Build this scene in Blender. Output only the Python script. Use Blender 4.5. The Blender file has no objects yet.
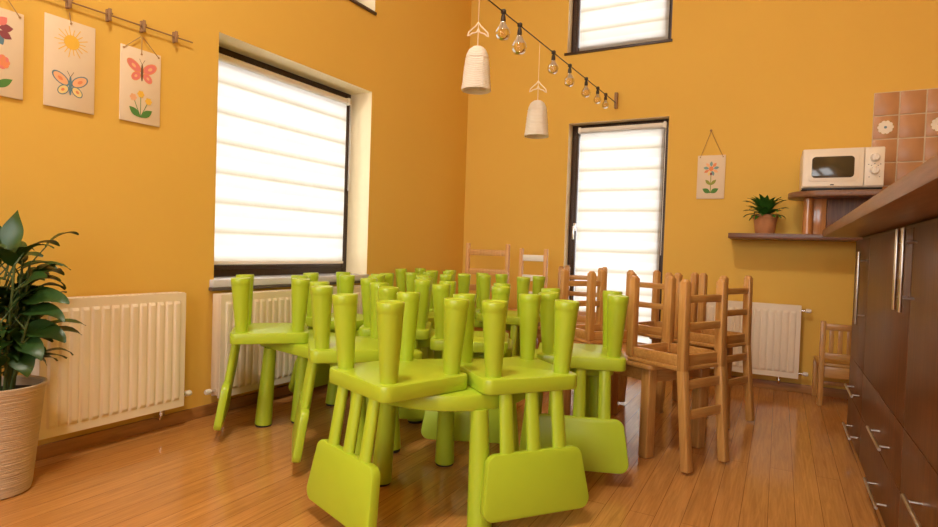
import bpy, bmesh, math, random
from mathutils import Vector, Matrix
random.seed(7)
C = bpy.context.scene.collection
PI = math.pi
R = math.radians

# ------------------------------------------------------------------ materials
def new_mat(name):
    m = bpy.data.materials.new(name); m.use_nodes = True
    nt = m.node_tree; b = nt.nodes['Principled BSDF']
    return m, nt, b
def N(nt, typ, **kw):
    n = nt.nodes.new(typ)
    for k, v in kw.items():
        if k.startswith('_'): setattr(n, k[1:], v)
        else: n.inputs[k.replace('__', ' ')].default_value = v
    return n
def rgba(c): return (c[0], c[1], c[2], 1)
def plain(name, col, rough=.5, metal=0., var=.06, scale=18, bump=0., coat=0., spec=.5):
    """a base colour with slight noise variation and optional fine bump"""
    m, nt, b = new_mat(name)
    tc = N(nt, 'ShaderNodeTexCoord')
    no = N(nt, 'ShaderNodeTexNoise', Scale=scale, Detail=4)
    nt.links.new(tc.outputs['Object'], no.inputs['Vector'])
    mx = N(nt, 'ShaderNodeMix', _data_type='RGBA')
    mx.inputs[6].default_value = rgba([c * (1 - var) for c in col]); mx.inputs[7].default_value = rgba([min(1, c * (1 + var)) for c in col])
    nt.links.new(no.outputs['Fac'], mx.inputs[0]); nt.links.new(mx.outputs[2], b.inputs['Base Color'])
    b.inputs['Roughness'].default_value = rough; b.inputs['Metallic'].default_value = metal
    b.inputs['Coat Weight'].default_value = coat; b.inputs['Coat Roughness'].default_value = .12
    b.inputs['Specular IOR Level'].default_value = spec
    if bump:
        bp = N(nt, 'ShaderNodeBump', Strength=bump, Distance=.004)
        nt.links.new(no.outputs['Fac'], bp.inputs['Height']); nt.links.new(bp.outputs['Normal'], b.inputs['Normal'])
    return m
def wood(name, dark, light, axis=2, rough=.4, scale=6, coat=0., stretch=14., bump=.05, spec=.5):
    m, nt, b = new_mat(name)
    tc = N(nt, 'ShaderNodeTexCoord'); mp = N(nt, 'ShaderNodeMapping')
    s = [stretch] * 3; s[axis] = 1.0
    mp.inputs['Scale'].default_value = s
    nt.links.new(tc.outputs['Object'], mp.inputs['Vector'])
    no = N(nt, 'ShaderNodeTexNoise', Scale=scale, Detail=6, Roughness=.62, Distortion=.6)
    nt.links.new(mp.outputs['Vector'], no.inputs['Vector'])
    cr = N(nt, 'ShaderNodeValToRGB')
    cr.color_ramp.elements[0].position = .3; cr.color_ramp.elements[0].color = rgba(dark)
    cr.color_ramp.elements[1].position = .7; cr.color_ramp.elements[1].color = rgba(light)
    nt.links.new(no.outputs['Fac'], cr.inputs['Fac']); nt.links.new(cr.outputs['Color'], b.inputs['Base Color'])
    b.inputs['Roughness'].default_value = rough; b.inputs['Coat Weight'].default_value = coat; b.inputs['Coat Roughness'].default_value = .15
    b.inputs['Specular IOR Level'].default_value = spec
    bp = N(nt, 'ShaderNodeBump', Strength=bump, Distance=.002)
    nt.links.new(no.outputs['Fac'], bp.inputs['Height']); nt.links.new(bp.outputs['Normal'], b.inputs['Normal'])
    return m

def wall_material():
    m, nt, b = new_mat('ochre_wall_paint')
    tc = N(nt, 'ShaderNodeTexCoord')
    n1 = N(nt, 'ShaderNodeTexNoise', Scale=1.3, Detail=5, Roughness=.6)
    n2 = N(nt, 'ShaderNodeTexNoise', Scale=60, Detail=4)
    for n in (n1, n2): nt.links.new(tc.outputs['Object'], n.inputs['Vector'])
    mx = N(nt, 'ShaderNodeMix', _data_type='RGBA')
    mx.inputs[6].default_value = (.73, .455, .085, 1); mx.inputs[7].default_value = (.79, .505, .10, 1)
    nt.links.new(n1.outputs['Fac'], mx.inputs[0]); nt.links.new(mx.outputs[2], b.inputs['Base Color'])
    b.inputs['Roughness'].default_value = .75; b.inputs['Specular IOR Level'].default_value = .25
    bp = N(nt, 'ShaderNodeBump', Strength=.12, Distance=.003)
    nt.links.new(n2.outputs['Fac'], bp.inputs['Height']); nt.links.new(bp.outputs['Normal'], b.inputs['Normal'])
    return m
def floor_material():
    m, nt, b = new_mat('laminate_planks')
    tc = N(nt, 'ShaderNodeTexCoord'); mp = N(nt, 'ShaderNodeMapping')
    mp.inputs['Rotation'].default_value = (0, 0, PI / 2)
    nt.links.new(tc.outputs['Object'], mp.inputs['Vector'])
    br = N(nt, 'ShaderNodeTexBrick', _offset=.37, _offset_frequency=2)
    br.inputs['Scale'].default_value = 1.0; br.inputs['Brick Width'].default_value = 2.2; br.inputs['Row Height'].default_value = .092
    br.inputs['Mortar Size'].default_value = .0012; br.inputs['Mortar Smooth'].default_value = .1
    br.inputs['Color1'].default_value = (.52, .24, .066, 1); br.inputs['Color2'].default_value = (.57, .27, .078, 1)
    br.inputs['Mortar'].default_value = (.25, .10, .026, 1)
    nt.links.new(mp.outputs['Vector'], br.inputs['Vector'])
    m2 = N(nt, 'ShaderNodeMapping'); m2.inputs['Scale'].default_value = (30, 1.5, 1)
    nt.links.new(tc.outputs['Object'], m2.inputs['Vector'])
    no = N(nt, 'ShaderNodeTexNoise', Scale=2.4, Detail=6, Roughness=.65, Distortion=.8)
    nt.links.new(m2.outputs['Vector'], no.inputs['Vector'])
    cr = N(nt, 'ShaderNodeValToRGB')
    cr.color_ramp.elements[0].position = .32; cr.color_ramp.elements[0].color = (.74, .70, .66, 1)
    cr.color_ramp.elements[1].position = .66; cr.color_ramp.elements[1].color = (1.06, 1.04, 1.0, 1)
    nt.links.new(no.outputs['Fac'], cr.inputs['Fac'])
    mul = N(nt, 'ShaderNodeMix', _data_type='RGBA', _blend_type='MULTIPLY'); mul.inputs[0].default_value = 1
    nt.links.new(br.outputs['Color'], mul.inputs[6]); nt.links.new(cr.outputs['Color'], mul.inputs[7])
    nt.links.new(mul.outputs[2], b.inputs['Base Color'])
    b.inputs['Roughness'].default_value = .16; b.inputs['Specular IOR Level'].default_value = .6
    bp = N(nt, 'ShaderNodeBump', Strength=.25, Distance=.002)
    sub = N(nt, 'ShaderNodeMath', _operation='SUBTRACT'); sub.inputs[0].default_value = 1
    nt.links.new(br.outputs['Fac'], sub.inputs[1]); nt.links.new(sub.outputs[0], bp.inputs['Height'])
    nt.links.new(bp.outputs['Normal'], b.inputs['Normal'])
    return m
def blind_material():
    """day-and-night blind: opaque and sheer bands, lit from behind by the daylight"""
    m = bpy.data.materials.new('white_blind_fabric'); m.use_nodes = True
    nt = m.node_tree; nt.nodes.clear()
    out = N(nt, 'ShaderNodeOutputMaterial')
    tc = N(nt, 'ShaderNodeTexCoord'); sp = N(nt, 'ShaderNodeSeparateXYZ')
    nt.links.new(tc.outputs['Object'], sp.inputs[0])
    no = N(nt, 'ShaderNodeTexNoise', Scale=220, Detail=2); nt.links.new(tc.outputs['Object'], no.inputs['Vector'])
    # band position inside one repeat
    dv = N(nt, 'ShaderNodeMath', _operation='DIVIDE'); dv.inputs[1].default_value = .175
    fr = N(nt, 'ShaderNodeMath', _operation='FRACT')
    nt.links.new(sp.outputs['Z'], dv.inputs[0]); nt.links.new(dv.outputs[0], fr.inputs[0])
    cr = N(nt, 'ShaderNodeValToRGB'); e = cr.color_ramp.elements
    e[0].position = 0; e[0].color = (.64, .60, .52, 1)
    e[1].position = .06; e[1].color = (.70, .67, .60, 1)
    for p, c in ((.22, (.80, .79, .77, 1)), (.50, (.83, .83, .82, 1)), (.56, (.77, .76, .73, 1)), (.93, (.80, .79, .76, 1)), (.98, (.70, .67, .60, 1))):
        x = e.new(p); x.color = c
    nt.links.new(fr.outputs[0], cr.inputs['Fac'])
    tr = N(nt, 'ShaderNodeBsdfTranslucent'); df = N(nt, 'ShaderNodeBsdfDiffuse')
    nt.links.new(cr.outputs['Color'], tr.inputs['Color']); nt.links.new(cr.outputs['Color'], df.inputs['Color'])
    mx = N(nt, 'ShaderNodeMixShader'); mx.inputs[0].default_value = .62
    nt.links.new(df.outputs[0], mx.inputs[1]); nt.links.new(tr.outputs[0], mx.inputs[2])
    nt.links.new(mx.outputs[0], out.inputs['Surface'])
    return m
def glass_material(name='window_glass', tint=(1, 1, 1), gloss=.06, f=1.45):
    m = bpy.data.materials.new(name); m.use_nodes = True
    nt = m.node_tree; nt.nodes.clear()
    out = N(nt, 'ShaderNodeOutputMaterial')
    t = N(nt, 'ShaderNodeBsdfTransparent'); t.inputs['Color'].default_value = rgba(tint)
    g = N(nt, 'ShaderNodeBsdfGlossy'); g.inputs['Roughness'].default_value = .03
    fr = N(nt, 'ShaderNodeFresnel', IOR=f)
    mx = N(nt, 'ShaderNodeMixShader')
    nt.links.new(fr.outputs[0], mx.inputs[0]); nt.links.new(t.outputs[0], mx.inputs[1]); nt.links.new(g.outputs[0], mx.inputs[2])
    nt.links.new(mx.outputs[0], out.inputs['Surface'])
    return m
def emit_mat(name, col, s):
    m = bpy.data.materials.new(name); m.use_nodes = True
    nt = m.node_tree; nt.nodes.clear(); out = N(nt, 'ShaderNodeOutputMaterial'); e = N(nt, 'ShaderNodeEmission', Strength=s)
    e.inputs['Color'].default_value = rgba(col); nt.links.new(e.outputs[0], out.inputs['Surface']); return m
def leaf_material():
    m, nt, b = new_mat('dark_green_leaf')
    tc = N(nt, 'ShaderNodeTexCoord'); no = N(nt, 'ShaderNodeTexNoise', Scale=9, Detail=4)
    nt.links.new(tc.outputs['Object'], no.inputs['Vector'])
    mx = N(nt, 'ShaderNodeMix', _data_type='RGBA'); mx.inputs[6].default_value = (.012, .040, .008, 1); mx.inputs[7].default_value = (.040, .105, .016, 1)
    nt.links.new(no.outputs['Fac'], mx.inputs[0]); nt.links.new(mx.outputs[2], b.inputs['Base Color'])
    b.inputs['Roughness'].default_value = .38; return m

MW = wall_material(); MFLOOR = floor_material(); MBLIND = blind_material(); MGLASS = glass_material()
MREVEAL = plain('cream_reveal_paint', (.92, .80, .54), .7, var=.04, spec=.25)
MCEIL = plain('white_ceiling', (.8, .77, .7), .8)
MFRAME = wood('dark_brown_window_frame', (.030, .014, .007), (.055, .026, .013), 2, .35)
MSILL = plain('grey_window_sill', (.62, .63, .66), .18, spec=.6)
MSILLE = plain('dark_sill_edge', (.10, .085, .075), .4)
MBASE = wood('oak_baseboard', (.34, .15, .04), (.45, .205, .058), 0, .45)
MGREEN = plain('lime_green_plastic', (.43, .575, .030), .33, var=.035, scale=7, spec=.5)
MFOOT = plain('dark_rubber_pad', (.03, .03, .02), .7)
MPINE = wood('varnished_pine', (.44, .205, .05), (.62, .335, .10), 2, .34, 5, coat=.2)
MPINEH = wood('varnished_pine_rail', (.43, .20, .048), (.60, .325, .095), 0, .34, 5, coat=.2)
MPALE = wood('pale_pine', (.56, .28, .09), (.72, .40, .15), 2, .4, 5)
MWHITEW = plain('white_painted_rail', (.82, .78, .72), .45)
MTOP = wood('chestnut_worktop', (.17, .075, .034), (.27, .13, .062), 1, .36, 5)
MCAB = wood('dark_walnut_front', (.065, .022, .007), (.18, .068, .021), 2, .36, 3.2, spec=.3, stretch=22.)
MCABIN = wood('walnut_shelf', (.12, .042, .016), (.19, .075, .03), 0, .32, 4, coat=.1)
MCOPPER = wood('glossy_amber_post', (.42, .16, .045), (.60, .27, .09), 2, .2, 4, coat=.5)
MSTEEL = plain('brushed_steel', (.66, .63, .58), .28, metal=1., var=.03)
MRAD = plain('cream_radiator_enamel', (.86, .76, .60), .35, var=.02, spec=.5)
MCHROME = plain('chrome', (.75, .72, .68), .15, metal=1.)
MVALVE = plain('white_valve_head', (.85, .80, .72), .4)
MTERRA = plain('terracotta', (.50, .22, .09), .7, var=.12)
MSOIL = plain('dark_soil', (.035, .022, .012), .95, var=.3, bump=.8, scale=60)
MLEAF = leaf_material()
MLEAF2 = plain('bright_green_leaf', (.045, .15, .018), .4, var=.4, scale=30)
MSTEM = plain('green_stem', (.07, .11, .03), .5)
MMICRO = plain('cream_microwave_shell', (.84, .76, .63), .35, var=.02)
MMWIN = plain('smoked_door_glass', (.055, .042, .022), .12, spec=.6)
MBLACK = plain('black_plastic', (.015, .013, .012), .4)
MPAPER = plain('cream_card', (.79, .65, .47), .8, var=.03)
MSTRING = plain('jute_string', (.42, .25, .10), .8)
MPEG = plain('wooden_peg', (.33, .19, .09), .7)
MCABLE = plain('black_cable', (.03, .02, .012), .5)
def shade_material():
    m = bpy.data.materials.new('white_crochet_cotton'); m.use_nodes = True
    nt = m.node_tree; nt.nodes.clear(); out = N(nt, 'ShaderNodeOutputMaterial')
    tc = N(nt, 'ShaderNodeTexCoord'); no = N(nt, 'ShaderNodeTexNoise', Scale=160, Detail=3); nt.links.new(tc.outputs['Object'], no.inputs['Vector'])
    wv = N(nt, 'ShaderNodeTexWave', Scale=38, Distortion=1.2, _bands_direction='Z'); nt.links.new(tc.outputs['Object'], wv.inputs['Vector'])
    ad = N(nt, 'ShaderNodeMath', _operation='ADD'); nt.links.new(no.outputs['Fac'], ad.inputs[0]); nt.links.new(wv.outputs['Fac'], ad.inputs[1])
    bp = N(nt, 'ShaderNodeBump', Strength=.5, Distance=.003); nt.links.new(ad.outputs[0], bp.inputs['Height'])
    mc = N(nt, 'ShaderNodeMix', _data_type='RGBA'); mc.inputs[6].default_value = (.88, .82, .70, 1); mc.inputs[7].default_value = (.96, .93, .87, 1); nt.links.new(wv.outputs['Fac'], mc.inputs[0])
    d = N(nt, 'ShaderNodeBsdfDiffuse'); t = N(nt, 'ShaderNodeBsdfTranslucent')
    for x in (d, t): nt.links.new(mc.outputs[2], x.inputs['Color']); nt.links.new(bp.outputs['Normal'], x.inputs['Normal'])
    mx = N(nt, 'ShaderNodeMixShader'); mx.inputs[0].default_value = .3
    nt.links.new(d.outputs[0], mx.inputs[1]); nt.links.new(t.outputs[0], mx.inputs[2]); nt.links.new(mx.outputs[0], out.inputs['Surface']); return m
MSHADE = shade_material()
MWIRE = plain('white_wire', (.85, .74, .55), .5)
MBULB = glass_material('clear_bulb_glass', (.98, .95, .9), f=1.6)
MFIL = plain('brass_filament', (.7, .45, .15), .3, metal=1.)
MTILE = plain('terracotta_tile', (.50, .25, .10), .35, var=.22, scale=9)
MGROUT = plain('pale_grout', (.68, .56, .38), .8)
MTW = plain('white_glaze', (.85, .78, .64), .4)
ART = {k: plain('paint_' + k, c, .8) for k, c in dict(
    yellow=(.85, .52, .06), pale_yellow=(.87, .66, .26), pink=(.78, .22, .19), coral=(.80, .28, .12), peach=(.86, .47, .24), blue=(.13, .24, .30),
    teal=(.22, .38, .36), green=(.09, .25, .05), olive=(.30, .33, .06), plum=(.28, .07, .08), brown=(.17, .10, .05)).items()}

# pot with horizontal ridges
def pot_material():
    m, nt, b = new_mat('ribbed_sand_ceramic')
    tc = N(nt, 'ShaderNodeTexCoord'); mp = N(nt, 'ShaderNodeMapping'); mp.inputs['Scale'].default_value = (3, 3, 130)
    nt.links.new(tc.outputs['Object'], mp.inputs['Vector'])
    no = N(nt, 'ShaderNodeTexNoise', Scale=1.5, Detail=3, Distortion=.4); nt.links.new(mp.outputs['Vector'], no.inputs['Vector'])
    mx = N(nt, 'ShaderNodeMix', _data_type='RGBA'); mx.inputs[6].default_value = (.43, .32, .20, 1); mx.inputs[7].default_value = (.68, .545, .385, 1)
    nt.links.new(no.outputs['Fac'], mx.inputs[0]); nt.links.new(mx.outputs[2], b.inputs['Base Color']); b.inputs['Roughness'].default_value = .7
    bp = N(nt, 'ShaderNodeBump', Strength=.7, Distance=.006); nt.links.new(no.outputs['Fac'], bp.inputs['Height']); nt.links.new(bp.outputs['Normal'], b.inputs['Normal'])
    return m
MPOT = pot_material()

# ------------------------------------------------------------------ mesh builder
class MB:
    def __init__(s): s.v = []; s.f = []; s.m = []
    def add(s, vs, fs, mi=0, M=None):
        k = len(s.v)
        for p in vs:
            p = Vector(p); s.v.append(tuple(M @ p) if M else tuple(p))
        for f in fs: s.f.append(tuple(i + k for i in f)); s.m.append(mi)
        return s
    def box(s, a, b, mi=0, bev=0., M=None, seg=2):
        a = Vector(a); b = Vector(b)
        bm = bmesh.new(); bmesh.ops.create_cube(bm, size=1)
        d = b - a
        for v in bm.verts: v.co = Vector((a.x + (v.co.x + .5) * d.x, a.y + (v.co.y + .5) * d.y, a.z + (v.co.z + .5) * d.z))
        if bev: bmesh.ops.bevel(bm, geom=bm.edges[:], offset=bev, segments=seg, affect='EDGES', profile=.5)
        bm.verts.index_update()
        s.add([v.co for v in bm.verts], [[v.index for v in f.verts] for f in bm.faces], mi, M); bm.free(); return s
    def bar(s, p, q, w, t, mi=0, bev=.003, up=(0, 0, 1)):
        """box section w x t swept from p to q"""
        p = Vector(p); q = Vector(q); z = (q - p); L = z.length; z.normalize()
        up = Vector(up)
        if abs(z.dot(up)) > .95: up = Vector((1, 0, 0))
        x = up.cross(z).normalized(); y = z.cross(x)
        M = Matrix((x, y, z)).transposed().to_4x4(); M.translation = p
        return s.box((-w / 2, -t / 2, 0), (w / 2, t / 2, L), mi, bev, M)
    def lathe(s, prof, n=24, mi=0, M=None, sx=1., sy=1.):
        vs = []; fs = []
        for r, z in prof:
            for i in range(n):
                a = 2 * PI * i / n; vs.append((r * math.cos(a) * sx, r * math.sin(a) * sy, z))
        for j in range(len(prof) - 1):
            for i in range(n):
                i2 = (i + 1) % n; fs.append((j * n + i, j * n + i2, (j + 1) * n + i2, (j + 1) * n + i))
        if prof[0][0] > 1e-6: fs.append(tuple(range(n - 1, -1, -1)))
        if prof[-1][0] > 1e-6: fs.append(tuple((len(prof) - 1) * n + i for i in range(n)))
        return s.add(vs, fs, mi, M)
    def along(s, p, q, prof, n=20, mi=0, sx=1., sy=1.):
        """lathe whose axis runs p->q; prof z in 0..1 of the length"""
        p = Vector(p); q = Vector(q); z = q - p; L = z.length; z.normalize()
        x = Vector((1, 0, 0)) - z * z.x
        if x.length < .1: x = Vector((0, 1, 0)) - z * z.y
        x.normalize(); y = z.cross(x)
        M = Matrix((x, y, z)).transposed().to_4x4(); M.translation = p
        return s.lathe([(r, t * L) for r, t in prof], n, mi, M, sx, sy)
    def tube(s, pts, r, n=8, mi=0):
        pts = [Vector(p) for p in pts]; k0 = len(s.v); ref = None
        rr = r if isinstance(r, (list, tuple)) else [r] * len(pts)
        for i, p in enumerate(pts):
            t = (pts[min(i + 1, len(pts) - 1)] - pts[max(i - 1, 0)]).normalized()
            if ref is None: ref = Vector((0, 0, 1)) if abs(t.z) < .9 else Vector((1, 0, 0))
            x = (ref - t * ref.dot(t)).normalized(); ref = x; y = t.cross(x)
            for j in range(n):
                a = 2 * PI * j / n; s.v.append(tuple(p + (x * math.cos(a) + y * math.sin(a)) * rr[i]))
        for i in range(len(pts) - 1):
            for j in range(n):
                j2 = (j + 1) % n; s.f.append((k0 + i * n + j, k0 + i * n + j2, k0 + (i + 1) * n + j2, k0 + (i + 1) * n + j)); s.m.append(mi)
        s.f.append(tuple(k0 + j for j in range(n - 1, -1, -1))); s.m.append(mi)
        s.f.append(tuple(k0 + (len(pts) - 1) * n + j for j in range(n))); s.m.append(mi)
        return s
    def layers(s, rings, mi=0, M=None):
        """stack of equal-length outlines, capped both ends (rings: lists of 3D points, counter-clockwise seen from the last)"""
        n = len(rings[0]); vs = [p for r in rings for p in r]; fs = []
        for j in range(len(rings) - 1):
            for i in range(n):
                i2 = (i + 1) % n; fs.append((j * n + i, j * n + i2, (j + 1) * n + i2, (j + 1) * n + i))
        fs.append(tuple(range(n - 1, -1, -1))); fs.append(tuple((len(rings) - 1) * n + i for i in range(n)))
        return s.add(vs, fs, mi, M)
    def slab(s, outline, z0, z1, b, mi=0, M=None):
        """2D outline (function of inset) between z0 and z1 with rounded edges b"""
        zs = [(z0, b), (z0 + b * .3, b * .3), (z0 + b, 0), (z1 - b, 0), (z1 - b * .3, b * .3), (z1, b)]
        return s.layers([[(x, y, z) for x, y in outline(i)] for z, i in zs], mi, M)
    def poly(s, pts, mi=0, M=None):
        return s.add(pts, [tuple(range(len(pts)))], mi, M)
    def build(s, name, mats, parent=None, smooth=40, loc=None, rz=0):
        me = bpy.data.meshes.new(name); me.from_pydata(s.v, [], s.f)
        for m in (mats if isinstance(mats, (list, tuple)) else [mats]): me.materials.append(m)
        me.polygons.foreach_set('material_index', s.m)
        if smooth:
            me.polygons.foreach_set('use_smooth', [True] * len(s.f)); me.set_sharp_from_angle(angle=R(smooth))
        me.update()
        o = bpy.data.objects.new(name, me); C.objects.link(o)
        if parent: o.parent = parent
        if loc: o.location = loc
        if rz: o.rotation_euler = (0, 0, rz)
        return o
def rrect(hx, hy, r, n=6):
    def f(i):
        out = []
        x, y, q = hx - i, hy - i, max(r - i, .001)
        for cx, cy, a0 in ((x - q, y - q, 0), (-x + q, y - q, 90), (-x + q, -y + q, 180), (x - q, -y + q, 270)):
            for k in range(n + 1):
                a = R(a0 + 90 * k / n); out.append((cx + q * math.cos(a), cy + q * math.sin(a)))
        return out
    return f
def circle(rad, n=64):
    return lambda i: [((rad - i) * math.cos(2 * PI * k / n), (rad - i) * math.sin(2 * PI * k / n)) for k in range(n)]
def props(o, label=None, cat=None, group=None, kind=None):
    if label: o['label'] = label
    if cat: o['category'] = cat
    if group: o['group'] = group
    if kind: o['kind'] = kind
    return o
def thing(name, label, cat, loc=(0, 0, 0), rz=0, group=None):
    o = bpy.data.objects.new(name, None); C.objects.link(o); o.location = loc; o.rotation_euler = (0, 0, rz)
    return props(o, label, cat, group)
KIDS = {}
def dup(root, loc, rz, label, group=None):
    r = root.copy(); C.objects.link(r); r.location = loc; r.rotation_euler = (0, 0, rz); r['label'] = label
    if group: r['group'] = group
    elif 'group' in r: del r['group']
    for ch in list(root.children):
        c = ch.copy(); C.objects.link(c); c.parent = r
        for g in list(ch.children):
            d = g.copy(); C.objects.link(d); d.parent = c
    return r

# ------------------------------------------------------------------ room
COR = Vector((-2.684, 4.846, 0)); LROT = PI / 2 - math.atan(.023)    # left wall local frame: +X to the corner, +Y into the wall
YB, XR, YR, ZC = 4.846, .99, -2.6, 4.55
def wall(name, x0, x1, z1, holes, depth, loc, rz, lining=1):
    """holes: (x0,x1,z0,z1) through openings with a lined reveal"""
    b = MB()
    xs = sorted({x0, x1, *[h[0] for h in holes], *[h[1] for h in holes]}); zs = sorted({0, z1, *[h[2] for h in holes], *[h[3] for h in holes]})
    def inside(x, z): return any(h[0] < x < h[1] and h[2] < z < h[3] for h in holes)
    for a, c in zip(xs, xs[1:]):
        for d, e in zip(zs, zs[1:]):
            if inside((a + c) / 2, (d + e) / 2): continue
            b.poly([(a, 0, d), (c, 0, d), (c, 0, e), (a, 0, e)])
            b.poly([(a, depth, d), (a, depth, e), (c, depth, e), (c, depth, d)])
    for a, c, d, e in holes:
        b.add([(a, 0, d), (a, 0, e), (a, depth, e), (a, depth, d)], [(0, 1, 2, 3)], lining)
        b.add([(c, 0, d), (c, depth, d), (c, depth, e), (c, 0, e)], [(0, 1, 2, 3)], lining)
        b.add([(a, 0, e), (c, 0, e), (c, depth, e), (a, depth, e)], [(0, 1, 2, 3)], lining)
        b.add([(a, 0, d), (a, depth, d), (c, depth, d), (c, 0, d)], [(0, 1, 2, 3)], lining)
    for q in ([(x0, 0, 0), (x0, 0, z1), (x0, depth, z1), (x0, depth, 0)], [(x1, 0, 0), (x1, depth, 0), (x1, depth, z1), (x1, 0, z1)],
              [(x0, 0, z1), (x1, 0, z1), (x1, depth, z1), (x0, depth, z1)]):
        b.poly(q)
    o = b.build(name, [MW, MREVEAL], None, 0, loc, rz); o['kind'] = 'structure'; return o
WD = .36
HL = [(-2.72, -1.42, .705, 2.105), (-2.70, -1.412, 2.69, 4.0)]
wall('wall_left', -7.6, 0, ZC, HL, WD, COR, LROT)
HB = [(-1.67, -.832, .03, 2.088), (-1.712, -.842, 2.70, 3.95)]
wall('wall_back', -3.1, XR + .2, ZC, HB, WD, (0, YB, 0), 0)
HR = [(-.7, .9, .9, 2.9), (1.35, 3.0, .9, 2.9)]
wall('wall_rear', -1.2, 3.4, ZC, HR, WD, (0.2, YR, 0), PI)
wall('wall_right', -5.2, 2.8, ZC, [], .2, (XR, 0, 0), -PI / 2)
b = MB(); b.box((-3.3, YR - .4, -.12), (XR + .3, YB + .4, 0)); o = b.build('floor', MFLOOR, None, 0); o['kind'] = 'structure'
b = MB(); b.box((-3.3, YR - .4, ZC), (XR + .3, YB + .4, ZC + .15)); o = b.build('ceiling', MCEIL, None, 0); o['kind'] = 'structure'
def base_board(name, x0, x1, loc, rz, gaps=()):
    b = MB(); cur = x0
    for g0, g1 in list(gaps) + [(x1, x1)]:
        if g0 > cur: b.box((cur, -.016, 0), (g0, 0, .062), 0, .004)
        cur = g1
    o = b.build(name, MBASE, None, 40, loc, rz); o['kind'] = 'structure'
base_board('baseboard_left', -7.4, -.02, COR, LROT)
base_board('baseboard_back', -2.66, XR, (0, YB, 0), 0, [(-1.67, -.832)])

# ------------------------------------------------------------------ windows and blinds
def window(name, hole, off, loc, rz, mull=None, handle=None, fw=.052, fb_=.10, ft=.052):
    x0, x1, z0, z1 = hole
    fb = MB(); y0, y1 = off, off + .07
    fb.box((x0, y0, z0), (x0 + fw, y1, z1), 0, .004).box((x1 - fw, y0, z0), (x1, y1, z1), 0, .004)
    fb.box((x0 + fw, y0, z1 - ft), (x1 - fw, y1, z1), 0, .004).box((x0 + fw, y0, z0), (x1 - fw, y1, z0 + fb_), 0, .004)
    w = fb.build(name, MFRAME, None, 40, loc, rz); w['kind'] = 'structure'
    s = MB(); e = .03; a0, a1, c0, c1 = x0 + fw - .012, x1 - fw + .012, z0 + fb_ - .012, z1 - ft + .012
    s.box((a0, y0 - .012, c0), (a0 + e, y1 - .02, c1), 0, .005).box((a1 - e, y0 - .012, c0), (a1, y1 - .02, c1), 0, .005)
    s.box((a0 + e, y0 - .012, c1 - e), (a1 - e, y1 - .02, c1), 0, .005).box((a0 + e, y0 - .012, c0), (a1 - e, y1 - .02, c0 + e), 0, .005)
    s.build('sash', MFRAME, w)
    g = MB(); g.box((a0 + e - .005, y0 + .02, c0 + e - .005), (a1 - e + .005, y0 + .026, c1 - e + .005)); g.build('pane', MGLASS, w, 0)
    if handle:
        hx, hz = handle; h = MB()
        h.box((hx - .013, y0 - .022, hz - .035), (hx + .013, y0 - .011, hz + .035), 0, .004).along((hx, y0 - .02, hz), (hx, y0 - .055, hz), [(.008, 0), (.008, 1)])
        h.bar((hx, y0 - .052, hz + .008), (hx, y0 - .052, hz - .11), .017, .012, 0, .004, (0, 1, 0)); h.build('window_handle', MSTEEL, w)
    return w
def blind(label, x0, x1, z0, z1, y, loc, rz, group=None):
    """roller blind with cassette, banded double fabric, bottom bar and chain"""
    M = Matrix.Translation(Vector(loc)) @ Matrix.Rotation(rz, 4, 'Z')
    p = M @ Vector(((x0 + x1) / 2, y, z0))
    t = thing('roller_blind', label, 'blind', p, rz, group); hw = (x1 - x0) / 2; H = z1 - z0
    f = MB(); n = 60
    vs = []; fs = []
    for k in range(n + 1):
        z = H * k / n
        for x in (-hw + .004, hw - .004): vs.append((x, .0, z))
    for k in range(n): fs.append((2 * k, 2 * k + 1, 2 * k + 3, 2 * k + 2))
    f.add(vs, fs)
    o = f.build('blind_fabric', MBLIND, t, 0)
    sm = o.modifiers.new('thickness', 'SOLIDIFY'); sm.thickness = .0008
    c = MB(); c.along((-hw - .005, -.005, H + .014), (hw + .005, -.005, H + .014), [(.021, 0), (.021, 1)], 20); c.build('blind_roller', MWHITEW, t)
    for sgn in (-1, 1):
        e = MB(); e.box((sgn * hw - .012, -.03, H - .012), (sgn * hw + .012, .02, H + .04), 0, .006); e.build('end_bracket', MWHITEW, t)
    bb = MB(); bb.box((-hw, -.008, -.014), (hw, .008, .006), 0, .004); bb.build('bottom_bar', MWHITEW, t)
    ch = MB(); ch.tube([(hw + .008, -.024, H), (hw + .008, -.024, H * .45)], .0016, 6); ch.tube([(hw + .012, -.032, H), (hw + .012, -.032, H * .45)], .0016, 6)
    ch.build('pull_chain', MWHITEW, t)
    return t
window('window_1', HL[0], .20, COR, LROT, ft=.085)
window('window_2', HL[1], .20, COR, LROT, fb_=.05)
window('window_3', HB[0], .10, (0, YB, 0), 0, handle=(-1.612, 1.19), ft=.07)
window('window_4', HB[1], .10, (0, YB, 0), 0, fb_=.05)
for nm, h in (('fill_window_5', HR[0]), ('fill_window_6', HR[1])): window(nm, h, .15, (.2, YR, 0), PI)  # unseen rear windows, added as openings for fill light
blind('white banded roller blind covering the wide window above a radiator, sill below', -2.662, -1.502, .838, 2.015, .165, COR, LROT)
blind('white banded roller blind covering the wide upper window, only its sill corner showing', -2.64, -1.47, 2.722, 3.93, .165, COR, LROT)
blind('tall white roller blind on the narrow glazed opening behind the upturned wooden chairs', -1.590, -.872, .105, 2.02, .075, (0, YB, 0), 0)
blind('white banded roller blind on the small high window over the string of bulbs', -1.632, -.876, 2.722, 3.88, .075, (0, YB, 0), 0)
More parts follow.
